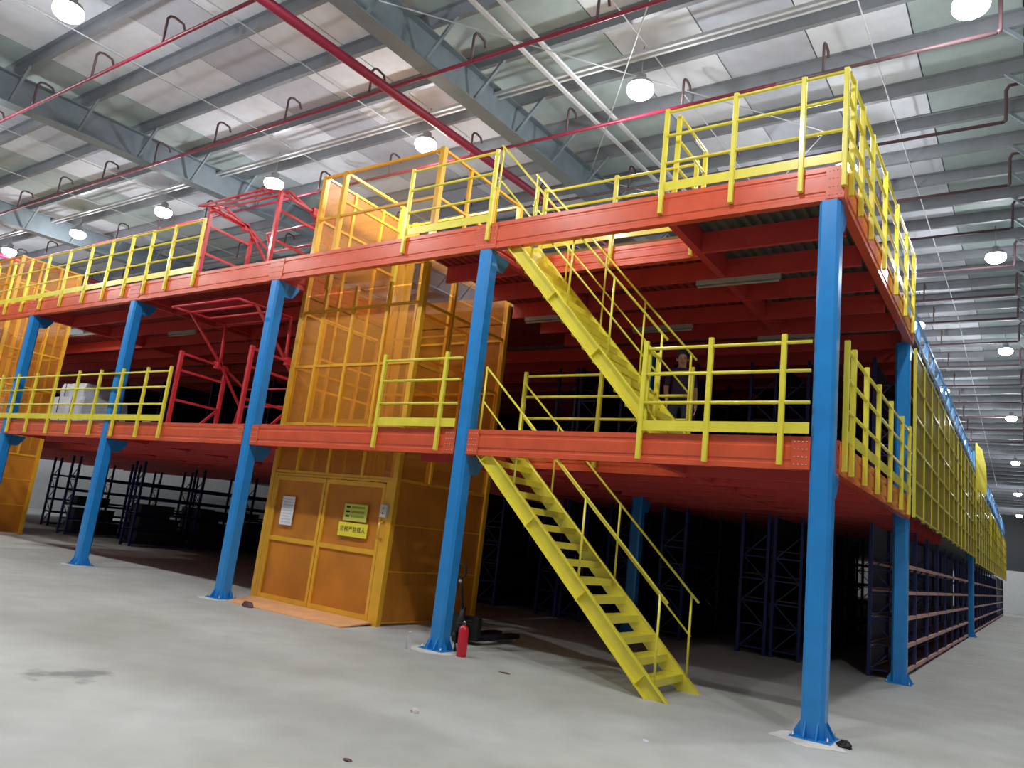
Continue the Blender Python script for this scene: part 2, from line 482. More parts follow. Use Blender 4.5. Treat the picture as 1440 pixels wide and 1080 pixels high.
column(cx(0) - 0.02, 24.3, 'dark blue steel column halfway down the side aisle between rack blocks')
column(cx(1), D1, 'blue steel column inside, behind the stairs next to the racks')

# white cement patches under the front columns
for i, (rx, ry) in enumerate(((0.42, 0.36), (0.4, 0.33), (0.33, 0.28), (0.33, 0.28))):
    n = 22
    xm, ym = cx(i) + CW / 2, -0.02
    pts = []
    for k in range(n):
        t = 2 * math.pi * k / n; q = 0.78 + 0.3 * random.random()
        pts.append((xm + rx * q * math.cos(t), ym + ry * q * math.sin(t)))
    ob = MB().prism(pts, lambda a, b: (a, b, 0.0005), lambda a, b: (a, b, 0.004)).build('grout_patch', 'grout')
    setorigin(ob, (xm, ym, 0.0005))
    tag(ob, 'white cement smear on the floor around the %s blue column from the right' % ORD[i], 'cement', 'cement smears')

# ------------------------------------------------------------------ beams
def beam_profile(zb, zt):
    h = zt - zb
    # (depth y, z): a rolled face with two grooves and lips
    p = [(0.0, 0), (0.0, 0.06), (0.012, 0.075), (0.012, 0.10), (0.0, 0.115), (0.0, h - 0.115), (0.012, h - 0.10), (0.012, h - 0.075), (0.0, h - 0.06), (0.0, h)]
    return [(a, zb + b) for a, b in p] + [(0.11, zt), (0.11, zb)]
def xbeam(x0, x1, y0, zb, zt, label, bolts=(True, True), m='orange'):
    t = thing('deck_beam', label, 'beam', ((x0 + x1) / 2, y0, zb), 'orange deck edge beams')
    MB().prism(beam_profile(zb, zt), lambda a, b: (x0, y0 + a, b), lambda a, b: (x1, y0 + a, b)).build('beam_body', m, t)
    for e, on in ((0, bolts[0]), (1, bolts[1])):
        if not on: continue
        xa = x0 if e == 0 else x1 - 0.2
        MB().box(xa, xa + 0.2, y0 - 0.008, y0 + 0.004, zb + 0.01, zt - 0.01).build('end_plate', m, t)
        mb = MB()
        for r in range(4):
            for c in range(4):
                bx, bz = xa + 0.035 + c * 0.043, zb + 0.06 + r * (zt - zb - 0.12) / 3
                mb.lathe((0, 0, 0), [(0.009, 0), (0.007, 0.008)], 6)
                for v in mb.v[-12:]:
                    v.xyz = (bx + v.x, y0 - 0.008 - v.z, bz + v.y)
        b = mb.build('bolt_rows', 'grey', t); b['kind'] = 'stuff'
    return t
def ybeam(x, y0, y1, zb, zt, label, face=1, m='orange'):
    t = thing('deck_beam', label, 'beam', (x, (y0 + y1) / 2, zb), 'orange deck edge beams')
    MB().prism(beam_profile(zb, zt), lambda a, b: (x - face * a, y0, b), lambda a, b: (x - face * a, y1, b)).build('beam_body', m, t)
    for yy in (y0, y1 - 0.12):
        MB().box(min(x, x + face * 0.008), max(x, x + face * 0.008), yy, yy + 0.12, zb + 0.01, zt - 0.01).build('end_plate', m, t)
    return t
bays = ['between the near corner column and the stairs column', 'in front of the gold lift', 'left of the gold lift under the red gates',
        'with the long yellow rail, fourth bay from the right', 'at the left edge of the photo, fifth bay']
for i in range(5):
    xa = cx(i + 1) + CW if i < 4 else XL
    xb = cx(i)
    xbeam(xa, xb, 0.02, L1B, L1T, 'orange lower deck edge beam ' + bays[i], bolts=(True, True))
    xa2 = cx(i + 1) + CW / 2 if i < 4 else XL
    xb2 = cx(i) + CW / 2 if i else 0.27
    xbeam(xa2, xb2, 0.0, L2B, L2T, 'orange upper deck edge beam ' + bays[i], bolts=(i != 4, True))
ybeam(CW + 0.02, CW, D1 + 0.05, L1B, L1T, 'orange lower deck edge beam running back along the side rails')
ybeam(CW + 0.03, 0.11, D1 + 0.2, L2B, L2T, 'orange upper deck edge beam running back along the side rails')
# stair-well trimmers
xbeam(-4.7, -1.9, 1.2, L1B - 0.02, L1T - 0.02, 'orange lower trimmer beam behind the stair opening', bolts=(False, False))
xbeam(-4.7, -1.9, 1.2, L2B, L2T - 0.1, 'orange upper trimmer beam behind the stair opening', bolts=(False, False))
ybeam(-1.9, 0.13, D1, L1B + 0.0, L1T - 0.02, 'red lower cross beam beside the stair opening, running back', face=-1, m='joist')
ybeam(-1.9, 0.12, D1, L2B + 0.0, L2T - 0.02, 'red upper cross beam beside the stair opening, running back', face=-1, m='joist')
for i in range(1, 5):
    nm = ['stairs column', 'lift-door column', 'fourth front column', 'fifth front column'][i - 1]
    ybeam(cx(i) + 0.17, CW + (0 if i > 0 else 0), D1, L1B + 0.02, L1T - 0.03, 'red lower cross beam running back from the ' + nm, m='joist')
    ybeam(cx(i) + 0.17, 0.11, D1, L2B, L2T - 0.03, 'red upper cross beam running back from the ' + nm, m='joist')

# ------------------------------------------------------------------ decks
def corrugated(x0, x1, y0, y1, z):
    # trapezoid ribs running along Y, a closed thin sheet
    p = []; x = x0; per = 0.15
    lo, hi = z, z + 0.045
    while x < x1 - 1e-6:
        xe = min(x + per, x1)
        w = xe - x
        p += [(x, lo), (x + w * 0.35, lo), (x + w * 0.5, hi), (x + w * 0.85, hi)]
        x = xe
    p.append((x1, lo))
    top = [(a, b + 0.012) for a, b in p][::-1]
    mb = MB()
    vs0 = [(a, y0, b) for a, b in p] + [(a, y1, b) for a, b in p]
    n = len(p)
    mb.add(vs0, [(k, k + 1, n + k + 1, n + k) for k in range(n - 1)])
    vs1 = [(a, y0, b + 0.012) for a, b in p] + [(a, y1, b + 0.012) for a, b in p]
    mb.add(vs1, [(k, k + 1, n + k + 1, n + k) for k in range(n - 1)])
    return mb
def deck(zb, zt, label, name):
    t = thing(name, label, 'deck', (-2.5, 3, zt))
    zs = zt - 0.085
    rects = [(-1.9, 0.12, 0.13, D1), (-4.7, -1.9, 1.31, D1), (-6.45, cx(1) + 0.2, 0.13, D1),
             (cx(3) + 0.1, -9.95, 0.13, D1), (cx(4) + 0.1, cx(3) + 0.1, 0.13, D1), (XB, cx(4) + 0.1, 2.6, D1),
             (-9.95, -6.45, 3.45, D1), (-9.95, -6.45, 0.13, 0.62)]
    for (a, b, c, d) in rects:
        corrugated(a, b, c, d, zs - 0.05).build('deck_sheet', 'deck' if a == -1.9 else 'deckred', t)
        MB().box(a, b, c, d, zs + 0.008, zt - 0.004).build('deck_plate', 'decktop', t)
    # back part over the racks
    MB().box(XB, 0.2, D1, YEND, zs - 0.02, zt - 0.004).build('deck_plate', 'decktop', t)
    jp = [(-0.03, zb - 0.02), (0.03, zb - 0.02), (0.03, zb - 0.005), (-0.018, zb - 0.005), (-0.018, zs - 0.07), (0.03, zs - 0.07), (0.03, zs - 0.055), (-0.03, zs - 0.055)]
    for (a, b) in ((-1.89, 0.1), (-4.72, -1.91), (-6.4, cx(1) + 0.05), (cx(3) + 0.18, -9.95), (cx(4) + 0.18, cx(3) + 0.05), (XB, cx(4) + 0.05)):
        first = None
        for y in (1.05, 2.1, 3.15, 4.2, 5.2):
            if a == XB and y < 2.7: continue
            if a == -4.72 and y < 1.3: continue
            if first is None:
                first = MB().prism(jp, lambda p, q: (a, y + p, q), lambda p, q: (b, y + p, q)).build('joist', 'joist', t); fy = y
            else: inst(first, 0, y - fy)
    for y in (D1 + 0.3, 7.4, 8.5, 9.6, 10.7, 11.8, 12.9, 14.0):
        MB().prism(jp, lambda p, q: (XB, y + p, q), lambda p, q: (0.05, y + p, q)).build('joist', 'joist', t)
deck(L1B, L1T, 'red joists and steel sheet of the lower mezzanine deck', 'mezzanine_deck')
deck(L2B, L2T, 'red joists and dark corrugated sheet of the upper mezzanine deck', 'mezzanine_deck')

# ------------------------------------------------------------------ railings
def railing(label, posts, z, lo, top, rails, axis='x', at=-0.035, ext=(0, 0), toe=True, m='yellow', name='guard_railing'):
    posts = sorted(posts)
    a0, a1 = posts[0] - ext[0], posts[-1] + ext[1]
    P = (lambda a, w, h: (a, at + w, h)) if axis == 'x' else (lambda a, w, h: (at + w, a, h))
    t = thing(name, label, 'railing', P(a0, 0, z), 'yellow guard railings')
    first = None
    for a in posts:
        if first is None:
            p = P(a, 0, 0)
            mb = MB()
            c = 0.008; h = 0.03
            poly = [(-h + c, -h), (h - c, -h), (h, -h + c), (h, h - c), (h - c, h), (-h + c, h), (-h, h - c), (-h, -h + c)]
            mb.prism(poly, lambda u, v: (p[0] + u, p[1] + v, z + lo), lambda u, v: (p[0] + u, p[1] + v, z + top))
            first = mb.build('post', m, t); fa = a
        else:
            inst(first, *((a - fa, 0) if axis == 'x' else (0, a - fa)))
    for h in rails:
        MB().tube(P(a0, 0, z + h), P(a1, 0, z + h), 0.021, 8).build('rail', m, t)
    if toe:
        MB().bar(P(a0, 0.005, z + 0.085), P(a1, 0.005, z + 0.085), 0.012, 0.125).build('toe_board', m, t)
    return t
R1 = (1.06, 0.73, 0.37); R2 = (1.17, 0.82, 0.42)
A1 = dict(z=L1T, lo=-0.33, top=1.16, rails=R1)
A2 = dict(z=L2T, lo=-0.29, top=1.21, rails=R2)
railing('yellow railing on the lower deck right of the stairs, beside the corner column', [-2.0, -1.16, -0.31], ext=(0, 0.3), **A1)
railing('short yellow railing on the lower deck in front of the gold lift', [-6.5, -5.23], ext=(0, 0.3), **A1)
railing('long yellow railing on the lower deck at the left of the photo', [-12.5, -13.35, -14.32, -15.25, -16.22, -17.25, -18.3, -19.3, -20.2, -21.2, -22.2], ext=(1.0, 0), **A1)
railing('yellow railing along the upper deck front at the near right corner', [-1.97, -1.04, -0.21, 0.27], **A2)
railing('short yellow railing on the upper deck in front of the gold lift', [-6.5, -4.77], **A2)
railing('long yellow railing on the upper deck at the left of the photo', [-12.4, -13.44, -14.3, -15.15, -16.05, -17.0, -18.1, -19.2, -20.2, -21.2, -22.2], ext=(1.0, 0), **A2)
railing('yellow railing along the right side of the lower deck, behind the corner column', [0.35, 0.75, 1.6, 2.55, 3.65, 4.8, 5.7], axis='y', at=CW + 0.055, ext=(0, 0.25), **A1)
railing('yellow railing along the right side of the upper deck', [0.25, 0.85, 1.6, 2.7, 3.85, 4.95, 5.95], axis='y', at=CW + 0.065, ext=(0.25, 0.2), **A2)
B1 = dict(z=L1T, lo=-0.33, top=1.12, rails=(1.05, 0.72, 0.38))
railing('yellow railing behind the lower stair opening', [-4.58, -3.24, -1.85], at=1.165, toe=False, **B1)
railing('yellow railing behind the upper stair opening', [-4.6, -3.3, -2.0], at=1.165, z=L2T, lo=-0.4, top=1.08, rails=(1.03, 0.7, 0.36))
railing('short yellow return railing on the upper deck beside the stair opening', [0.1, 1.1], axis='y', at=-1.85, z=L2T, lo=0.0, top=1.15, rails=R2, toe=False)
railing('short yellow return railing at the foot of the upper stairs', [0.02, 0.32], axis='y', at=-1.98, z=L1T, lo=0.0, top=1.1, rails=(1.04, 0.55), toe=False)

# ------------------------------------------------------------------ stairs
def stairs(label, xb, z0, z1, s, hw, rail_h, xpost, xrail_top):
    t = thing('steel_stairs', label, 'stairs', (xb - 1.4, 0.58, z0), 'yellow steel stairs')
    L = (z1 - z0) / s
    xt = xb - L
    nrm = math.hypot(1, s)
    for side, yw in ((-1, 0.10), (1, 1.06)):
        mb = MB()
        web = [(xb, z0), (xt, z1), (xt - 0.1, z1), (xt - 0.1, z1 - (hw - 0.1) * s), (xb - hw, z0)]
        th = 0.005
        mb.prism(web, lambda a, b: (a, yw - th, b), lambda a, b: (a, yw + th, b))
        st = mb.build('stringer', 'yellow', t)
        # flanges open to the outside
        ya, yb = (yw - 0.06, yw) if side < 0 else (yw, yw + 0.06)
        f = 0.014
        up = [(xb, z0), (xt, z1), (xt - f * 1.5, z1), (xb - f * 1.5, z0)]
        dn = [(xb - hw + f * 1.5, z0), (xt - 0.1, z1 - (hw - 0.1 - f * 1.5) * s), (xt - 0.1, z1 - (hw - 0.1) * s), (xb - hw, z0)]
        for fl_ in (up, dn):
            MB().prism(fl_, lambda a, b: (a, ya, b), lambda a, b: (a, yb, b)).build('flange', 'yellow', st)
        for k in range(4):
            xc = xb - L * (0.09 + 0.27 * k)
            zc = z0 + (xb - xc) * s
            st_poly = [(xc - 0.012, zc - 0.02), (xc - hw * 0.5, zc - hw * 0.5 * s * 0.55), (xc - hw * 0.5 - 0.02, zc - hw * 0.5 * s * 0.55 - 0.014), (xc - 0.03, zc - 0.05)]
            p0 = Vector((xc - 0.01, 0, zc - 0.01)); 
            dperp = Vector((-s, 0, -1)).normalized()
            ln = hw * s / nrm
            yc = (ya + yb) / 2
            MB().bar((p0.x, yc, p0.z), (p0.x + dperp.x * ln, yc, p0.z + dperp.z * ln), 0.05, 0.01, hint=(1, 0, -s)).build('stiffener', 'yellow', st)
    n = round((z1 - z0) / 0.205)
    first = None
    for k in range(1, n):
        zt = z0 + (z1 - z0) * k / n
        xn = xb - (zt - z0) / s - 0.015
        if first is None:
            mb = MB()
            prof = [(xn, zt), (xn - 0.25, zt), (xn - 0.25, zt - 0.045), (xn - 0.243, zt - 0.045), (xn - 0.243, zt - 0.007), (xn - 0.007, zt - 0.007), (xn - 0.007, zt - 0.085), (xn, zt - 0.085)]
            mb.prism(prof, lambda a, b: (a, 0.106, b), lambda a, b: (a, 1.054, b))
            first = mb.build('tread', 'yellow', t); f0 = (xn, zt)
        else: inst(first, xn - f0[0], 0, zt - f0[1])
    # handrails, each a top rail, a knee rail and balusters
    for yw in (0.075, 1.085):
        za = lambda x, h: z0 + (xb - x) * s + h
        xa, xe = xb - 0.17, xrail_top
        tr = MB().tube((xa + 0.08, yw, za(xa + 0.08, rail_h)), (xe, yw, za(xe, rail_h)), 0.016, 8).build('handrail', 'yellow', t)
        MB().tube((xa, yw, za(xa, rail_h * 0.5)), (xe, yw, za(xe, rail_h * 0.5)), 0.013, 8).build('knee_rail', 'yellow', tr)
        for x in xpost:
            zb_ = za(x, -0.04) if x > xt else z1
            MB().tube((x, yw, zb_), (x, yw, za(x, rail_h)), 0.0155, 8).build('baluster', 'yellow', tr)
    return t
stairs('yellow steel stairs rising from the concrete floor to the lower deck', -1.43, 0.0, L1T, 0.962, 0.29, 1.0, (-1.62, -2.72, -3.85, -4.54), -4.55)
stairs('yellow steel stairs rising from the lower deck to the upper deck', -1.68, L1T, L2T, 1.105, 0.25, 1.1, (-1.85, -2.6, -3.3, -4.0, -4.75), -4.78)

# ------------------------------------------------------------------ storage racks
def rack(x0, x1, y0, nb, z0, levels, top, label, pitch=2.1, brace=True, face='rackbeam', back=None, back_from=0.0):
    t = thing('storage_rack', label, 'rack', (x0, y0, z0), 'blue storage racks')
    up = None
    y1 = y0 + nb * pitch
    for k in range(nb + 1):
        y = y0 + k * pitch
        for x in (x0, x1 - 0.055):
            if up is None:
                up = MB().prism([(x, y), (x + 0.055, y), (x + 0.055, y + 0.07), (x + 0.035, y + 0.07), (x + 0.035, y + 0.055), (x + 0.02, y + 0.055), (x + 0.02, y + 0.07), (x, y + 0.07)],
                                lambda a, b: (a, b, z0), lambda a, b: (a, b, z0 + top)).build('upright', 'rackblue', t)
            else: inst(up, x - x0, y - y0)
        if brace and (k < 4 or k == nb):
            mb = MB()
            zz = 0.12; sgn = 1
            xa, xb = x0 + 0.055, x1 - 0.055
            while zz + 0.42 < top:
                mb.bar((xa, y + 0.035, z0 + zz), (xb, y + 0.035, z0 + zz), 0.025, 0.025)
                mb.bar((xa if sgn > 0 else xb, y + 0.035, z0 + zz), (xb if sgn > 0 else xa, y + 0.035, z0 + zz + 0.42), 0.022, 0.022)
                zz += 0.42; sgn = -sgn
            mb.build('frame_bracing', 'rackblue', t)
    if back is not None:  # dark sheets added behind the shelves to block light through the racks
        bp = None
        xb_ = x0 - 0.008 if back == 0 else x1 + 0.002
        for k in range(nb):
            if bp is None: bp = MB().box(xb_, xb_ + 0.006, y0 + 0.01, y0 + pitch - 0.01, z0 + back_from + 0.03, z0 + top - 0.02).build('shade_panel', 'shadepanel', t)
            else: inst(bp, 0, k * pitch)
    first = {}
    for j, lz in enumerate(levels):
        for k in range(nb):
            if j == 0 and k == 0 or ('b' not in first):
                mb = MB()
                ya, yb = y0 + 0.07, y0 + pitch
                mb.box(x0 + 0.045, x1 - 0.045, ya, yb, z0 + lz + 0.012, z0 + lz + 0.03)
                first['b'] = mb.build('shelf_board', 'shelf', t)
                first['f'] = MB().box(x1 - 0.045, x1, ya, yb, z0 + lz - 0.03, z0 + lz + 0.035).build('shelf_beam', face, t)
                first['g'] = MB().box(x0, x0 + 0.045, ya, yb, z0 + lz - 0.03, z0 + lz + 0.035).build('shelf_beam', face, t)
                l0 = lz
            else:
                for q in ('b', 'f', 'g'): inst(first[q], 0, k * pitch, lz - l0)
    return t
LV = [0.09, 0.52, 1.0, 1.45, 1.92]
LV2 = [0.1, 0.75, 1.4, 2.05]
rack(-0.42, 0.1, 6.45, 8, 0.0, LV, 2.62, 'blue rack with pale shelf beams along the side aisle, nearer block', back=0)
rack(-0.42, 0.1, 24.7, 18, 0.0, LV, 2.62, 'blue rack with pale shelf beams along the side aisle, farther block', brace=False, back=0)
rack(-0.42, 0.1, 6.45, 8, L1T, LV2, 2.6, 'blue rack on the lower deck behind the yellow mesh fence', brace=True, back=0)
xs = [(-2.1, -1.55), (-2.72, -2.17), (-4.38, -3.83), (-5.6, -5.05), (-6.66, -6.11), (-7.28, -6.73), (-8.94, -8.39), (-9.56, -9.01)]
for i, (a, b) in enumerate(xs):
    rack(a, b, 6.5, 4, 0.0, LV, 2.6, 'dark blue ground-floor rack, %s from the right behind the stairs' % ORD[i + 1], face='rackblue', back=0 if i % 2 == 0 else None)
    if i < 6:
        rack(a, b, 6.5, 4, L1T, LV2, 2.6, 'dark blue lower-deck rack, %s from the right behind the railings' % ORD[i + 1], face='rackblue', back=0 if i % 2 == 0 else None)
xs = [(-12.5, -11.95, 9.6, 3), (-15.4, -14.85, 10.5, 3), (-18.4, -17.85, 8.4, 3), (-21.3, -20.75, 4.6, 4), (-24.9, -24.35, 4.4, 5), (-29.6, -29.05, 6.0, 5)]
nbin = 0
for i, (a, b, y, n) in enumerate(xs):
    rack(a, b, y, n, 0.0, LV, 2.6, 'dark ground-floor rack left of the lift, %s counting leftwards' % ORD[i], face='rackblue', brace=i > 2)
    if i < 3 or i == 5: continue
    for k in range(n):  # bins added on the lower shelves to darken the view through them
        for j, lz in enumerate(LV[:3]):
            if (k + j + i) % 4 == 3 and j == 2: continue
            yy = y + k * 2.1 + 0.2
            w = 1.6 - 0.25 * ((k * 3 + j) % 3)
            t = thing('added_bin', 'added dark bin on shelf %s of bay %s, %s rack left of lift' % (('one', 'two', 'three')[j], ('one', 'two', 'three', 'four', 'five')[k], ORD[i]), 'bin', (a + 0.27, yy, lz + 0.03), 'added dark bins on the left racks')
            h = 0.34 if j < 2 else 0.26
            MB().prism([(a + 0.05, 0.0), (b - 0.05, 0.0), (b - 0.02, h), (a + 0.02, h)], lambda p, q: (p, yy, lz + 0.03 + q), lambda p, q: (p, yy + w, lz + 0.03 + q)).build('bin_body', 'bin', t)
            MB().box(a + 0.01, b - 0.01, yy - 0.015, yy + w + 0.015, lz + 0.03 + h - 0.03, lz + 0.03 + h).build('bin_rim', 'bin', t)
for i, x in enumerate((-12.9, -15.5, -18.3, -21.0, -24.0, -27.0, -31.0, -35.0)):
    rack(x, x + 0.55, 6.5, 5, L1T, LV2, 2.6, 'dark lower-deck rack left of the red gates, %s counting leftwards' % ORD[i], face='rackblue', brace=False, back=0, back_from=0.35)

# ------------------------------------------------------------------ yellow mesh fence down the side
def mesh_fence(y0, y1, label, pitch, zb, zt, m='yellow', mm='yellowmesh', x=CW + 0.05, rails=6):
    t = thing('mesh_fence', label, 'fence', (x, y0, zb), 'mesh fences along the side')
    n = round((y1 - y0) / pitch); p = (y1 - y0) / n
    f = None
    for k in range(n + 1):
        if f is None: f = MB().box(x - 0.025, x + 0.025, y0 - 0.025, y0 + 0.025, zb - 0.02, zt + 0.03).build('post', m, t)
        else: inst(f, 0, k * p)
    s = None
    for k in range(n):
        if s is None: s = MB().box(x - 0.004, x + 0.004, y0 + 0.025, y0 + p - 0.025, zb + 0.02, zt - 0.02).build('mesh_sheet', mm, t)
        else: inst(s, 0, k * p)
    for j in range(rails):
        z = zb + 0.03 + (zt - zb - 0.06) * j / (rails - 1)
        MB().box(x + 0.004, x + 0.024, y0, y1, z - 0.018, z + 0.018).build('rail', m, t)
    return t
mesh_fence(D1 + 0.35, 24.2, 'yellow mesh fence along the lower deck side, nearer block', 1.35, 2.78, 5.78)
mesh_fence(24.7, YEND, 'yellow mesh fence along the lower deck side, farther block', 1.9, 2.62, 5.6)
def blue_lattice(y0, y1, zt, label, pitch):
    x = 0.18
    t = thing('lattice_railing', label, 'railing', (x, y0, L2T - 0.4), 'blue lattice railings')
    n = round((y1 - y0) / pitch); p = (y1 - y0) / n
    f = None; dgn = None
    for k in range(n + 1):
        if f is None: f = MB().box(x - 0.03, x + 0.03, y0 - 0.03, y0 + 0.03, L2B - 0.02, zt).build('post', 'bluefence', t)
        else: inst(f, 0, k * p)
    for k in range(n):
        if dgn is None:
            mb = MB().bar((x, y0, L2B + 0.05), (x, y0 + p, zt - 0.05), 0.03, 0.03)
            dgn = mb.build('diagonal_bar', 'bluefence', t)
        else: inst(dgn, 0, k * p)
    for z in (L2B + 0.02, L2T, zt - 0.02):
        MB().box(x - 0.02, x + 0.02, y0, y1, z - 0.03, z + 0.03).build('rail', 'bluefence', t)
blue_lattice(D1 + 0.35, 24.1, 6.72, 'light blue lattice railing above the nearer yellow mesh fence', 1.4)
blue_lattice(25.5, YEND, 6.9, 'light blue lattice railing above the farther yellow mesh fence', 2.4)
# yellow gate panel swung out beside the column halfway down the aisle
t = thing('swing_gate', 'bright yellow gate panel swung out above the side aisle halfway down', 'gate', (0.33, 24.2, 4.9))
MB().prism([(0.36, 5.3), (0.6, 5.0), (0.66, 5.4), (0.63, 6.1), (0.52, 6.75), (0.36, 6.95)], lambda a, b: (a, 24.18, b), lambda a, b: (a, 24.22, b)).build('gate_panel', 'yellow', t)
MB().box(0.302, 0.37, 24.16, 24.24, 4.9, 7.0).build('hinge_post', 'yellow', t)

# ------------------------------------------------------------------ goods lift
def bars_frame(t, name, m, segs, w=0.06):
    for p, q in segs: MB().bar(p, q, w, w).build(name, m, t)
def lift(x0, x1, y0, y1, ztop, label, full=True):
    t = thing('goods_lift', label, 'lift', ((x0 + x1) / 2, (y0 + y1) / 2, 0), 'gold goods lifts')
    for x in (x0, x1):
        for y in (y0, y1):
            MB().box(x - 0.05, x + 0.05, y - 0.05, y + 0.05, 0, ztop).build('corner_post', 'gold', t)
    levels = [2.33, 3.22, 4.32, 5.4, 7.35, ztop - 0.03]
    wx = (x1 - x0) / 3
    fx = [x0 + 0.6, x0 + (x1 - x0) * 0.46, x0 + (x1 - x0) * 0.74]
    for x in fx:
        MB().box(x - 0.03, x + 0.03, y0 - 0.03, y0 + 0.03, 2.33, L2B if full else ztop).build('mullion', 'gold', t)
    for x in (x0 + 0.6, x0 + 1.55, x0 + 2.4):
        MB().box(x - 0.03, x + 0.03, y1 - 0.03, y1 + 0.03, 0, ztop - 1.0).build('mullion', 'gold', t)
    ys = [y0 + (y1 - y0) * f for f in (0.33, 0.66)]
    for x in (x0, x1):
        for y in ys:
            MB().box(x - 0.03, x + 0.03, y - 0.03, y + 0.03, 2.33, ztop).build('mullion', 'gold', t)
    for z in levels:
        fz = z
        MB().bar((x0, y0, fz), (x1, y0, fz), 0.045, 0.045).build('ring_bar', 'gold', t)
        MB().bar((x0, y1, fz), (x1, y1, fz), 0.045, 0.045).build('ring_bar', 'gold', t)
        for x in (x0, x1):
            MB().bar((x, y0, fz), (x, y1, fz), 0.045, 0.045).build('ring_bar', 'gold', t)
    for z in (0.05, 0.85, 1.6):
        for x in (x0, x1):
            MB().bar((x, y0, z), (x, y1, z), 0.022, 0.022).build('ring_bar', 'gold', t)
    th = 0.004
    # mesh sheets: one per face and storey
    zsplit = [0.02, 2.3, L1T + 0.15, L2B - 0.1, L2T + 0.1, ztop - 0.05]
    for a, b in zip(zsplit[:-1], zsplit[1:]):
        up_ = a > L2B and full
        if a > 2.0: MB().box(x0 + 0.05, x1 - 0.05, y0 - th, y0 + th, a + 0.03, b).build('mesh_sheet', 'clearmesh' if up_ else 'goldmesh', t)
        if not up_: MB().box(x0 + 0.05, x1 - 0.05, y1 - th, y1 + th, a + 0.03, b).build('mesh_sheet', 'goldmesh' if a > 2 else 'goldsheet', t)
        for x in (x0, x1):
            if up_ and x == x1: continue
            MB().box(x - th, x + th, y0 + 0.05, y1 - 0.05, a + 0.03, b).build('mesh_sheet', 'goldmesh' if a > 2 else 'goldsheet', t)
    if full:
        # upper landing guard on the left of the shaft
        xi = x0 + 0.58
        MB().box(xi - 0.045, xi + 0.045, y0 - 0.045, y0 + 0.045, L2B, ztop).build('landing_post', 'gold', t)
        MB().box(xi - 0.05, xi + 0.05, 2.38, 2.46, L2T - 0.4, 8.28).build('landing_post', 'yellow', t)
        for z in (8.27, 7.7, 6.7):
            MB().bar((xi, y0, z), (xi, 2.42, z), 0.05, 0.05).build('landing_bar', 'gold', t)
    # guide masts and carriage inside
    for x in (x0 + 0.45, x0 + 0.75):
        MB().box(x - 0.06, x + 0.06, y1 - 0.6, y1 - 0.48, 0, ztop - 0.3).build('guide_mast', 'gold', t)
    cz = 3.25
    cg = MB().box(x0 + 0.3, x1 - 0.3, y0 + 0.25, y1 - 0.7, cz, cz + 0.12).build('carriage_floor', 'gold', t)
    for x in (x0 + 0.33, x1 - 0.33):
        for y in (y0 + 0.28, y1 - 0.74):
            MB().box(x - 0.03, x + 0.03, y - 0.03, y + 0.03, cz + 0.12, cz + 2.1).build('carriage_post', 'gold', cg)
        for z in (cz + 0.7, cz + 1.3, cz + 2.08):
            MB().bar((x, y0 + 0.28, z), (x, y1 - 0.74, z), 0.04, 0.04).build('carriage_rail', 'gold', cg)
    for z in (cz + 0.9, cz + 2.08):
        MB().bar((x0 + 0.33, y1 - 0.74, z), (x1 - 0.33, y1 - 0.74, z), 0.04, 0.04).build('carriage_rail', 'gold', cg)
    # door: two framed leaves
    xm = x0 + (x1 - x0) * 0.475
    d0, d1 = x0 + 0.11, x1 - 0.17
    MB().box(x0 + 0.05, d0, y0 - 0.04, y0 + 0.04, 0.0, 2.3).build('door_jamb', 'gold', t)
    MB().box(d1, x1 - 0.05, y0 - 0.04, y0 + 0.04, 0.0, 2.3).build('door_jamb', 'gold', t)
    for a, b, hinge in ((d0, xm, 0), (xm, d1, 1)):
        dl = MB().box(a + 0.05, b - 0.05, y0 - 0.012, y0 - 0.004, 0.12, 2.2).build('door_leaf', 'goldsheet', t)
        yf0, yf1 = y0 - 0.04, y0
        fr = 0.07
        MB().box(a + 0.01, a + fr, yf0, yf1, 0.06, 2.24).build('door_stile', 'gold', dl)
        MB().box(b - fr, b - 0.01, yf0, yf1, 0.06, 2.24).build('door_stile', 'gold', dl)
        for z in (0.06, 1.08, 2.17):
            MB().box(a + fr, b - fr, yf0, yf1, z, z + 0.08).build('door_rail', 'gold', dl)
        if hinge and full:
            MB().path([(b + 0.05, y0 - 0.04, 1.62), (b + 0.05, y0 - 0.12, 1.6), (b + 0.05, y0 - 0.12, 1.36), (b + 0.05, y0 - 0.04, 1.34)], 0.022, 8).build('door_handle', 'gold', dl)
    MB().bar((x0 + 0.06, y0 - 0.01, 2.275), (x1 - 0.06, y0 - 0.01, 2.285), 0.05, 0.04).build('door_header', 'gold', t)
    return t
LX0, LX1, LY0, LY1 = -9.68, -6.62, 0.75, 3.25
lift(LX0, LX1, LY0, LY1, 8.3, 'gold mesh goods lift shaft with double doors behind the lift-side columns')
lift(-26.0, -22.95, 0.75, 2.45, 8.2, 'gold mesh goods lift shaft at the left edge of the photo', full=False)
# lift call box
t = thing('call_box', 'small grey lift call box on the right door post', 'switch', (-6.72, 0.68, 1.78))
MB().box(-6.79, -6.65, 0.64, 0.7, 1.7, 1.9).build('box_body', 'grey', t)
for z in (1.76, 1.84):
    MB().lathe((0, 0, 0), [(0.016, 0), (0.014, 0.012)], 8).build('button', 'extred' if z < 1.8 else 'steel', t).matrix_local = Matrix.Translation(Vector((-6.72, 0.64, z)) - ORG[t.name]) @ Matrix.Rotation(math.radians(90), 4, 'X')
# fix button meshes: they were built around the world origin
for ch in t.children:
    if ch.name.startswith('button'):
        ch.data.transform(Matrix.Translation(ORG[t.name]))

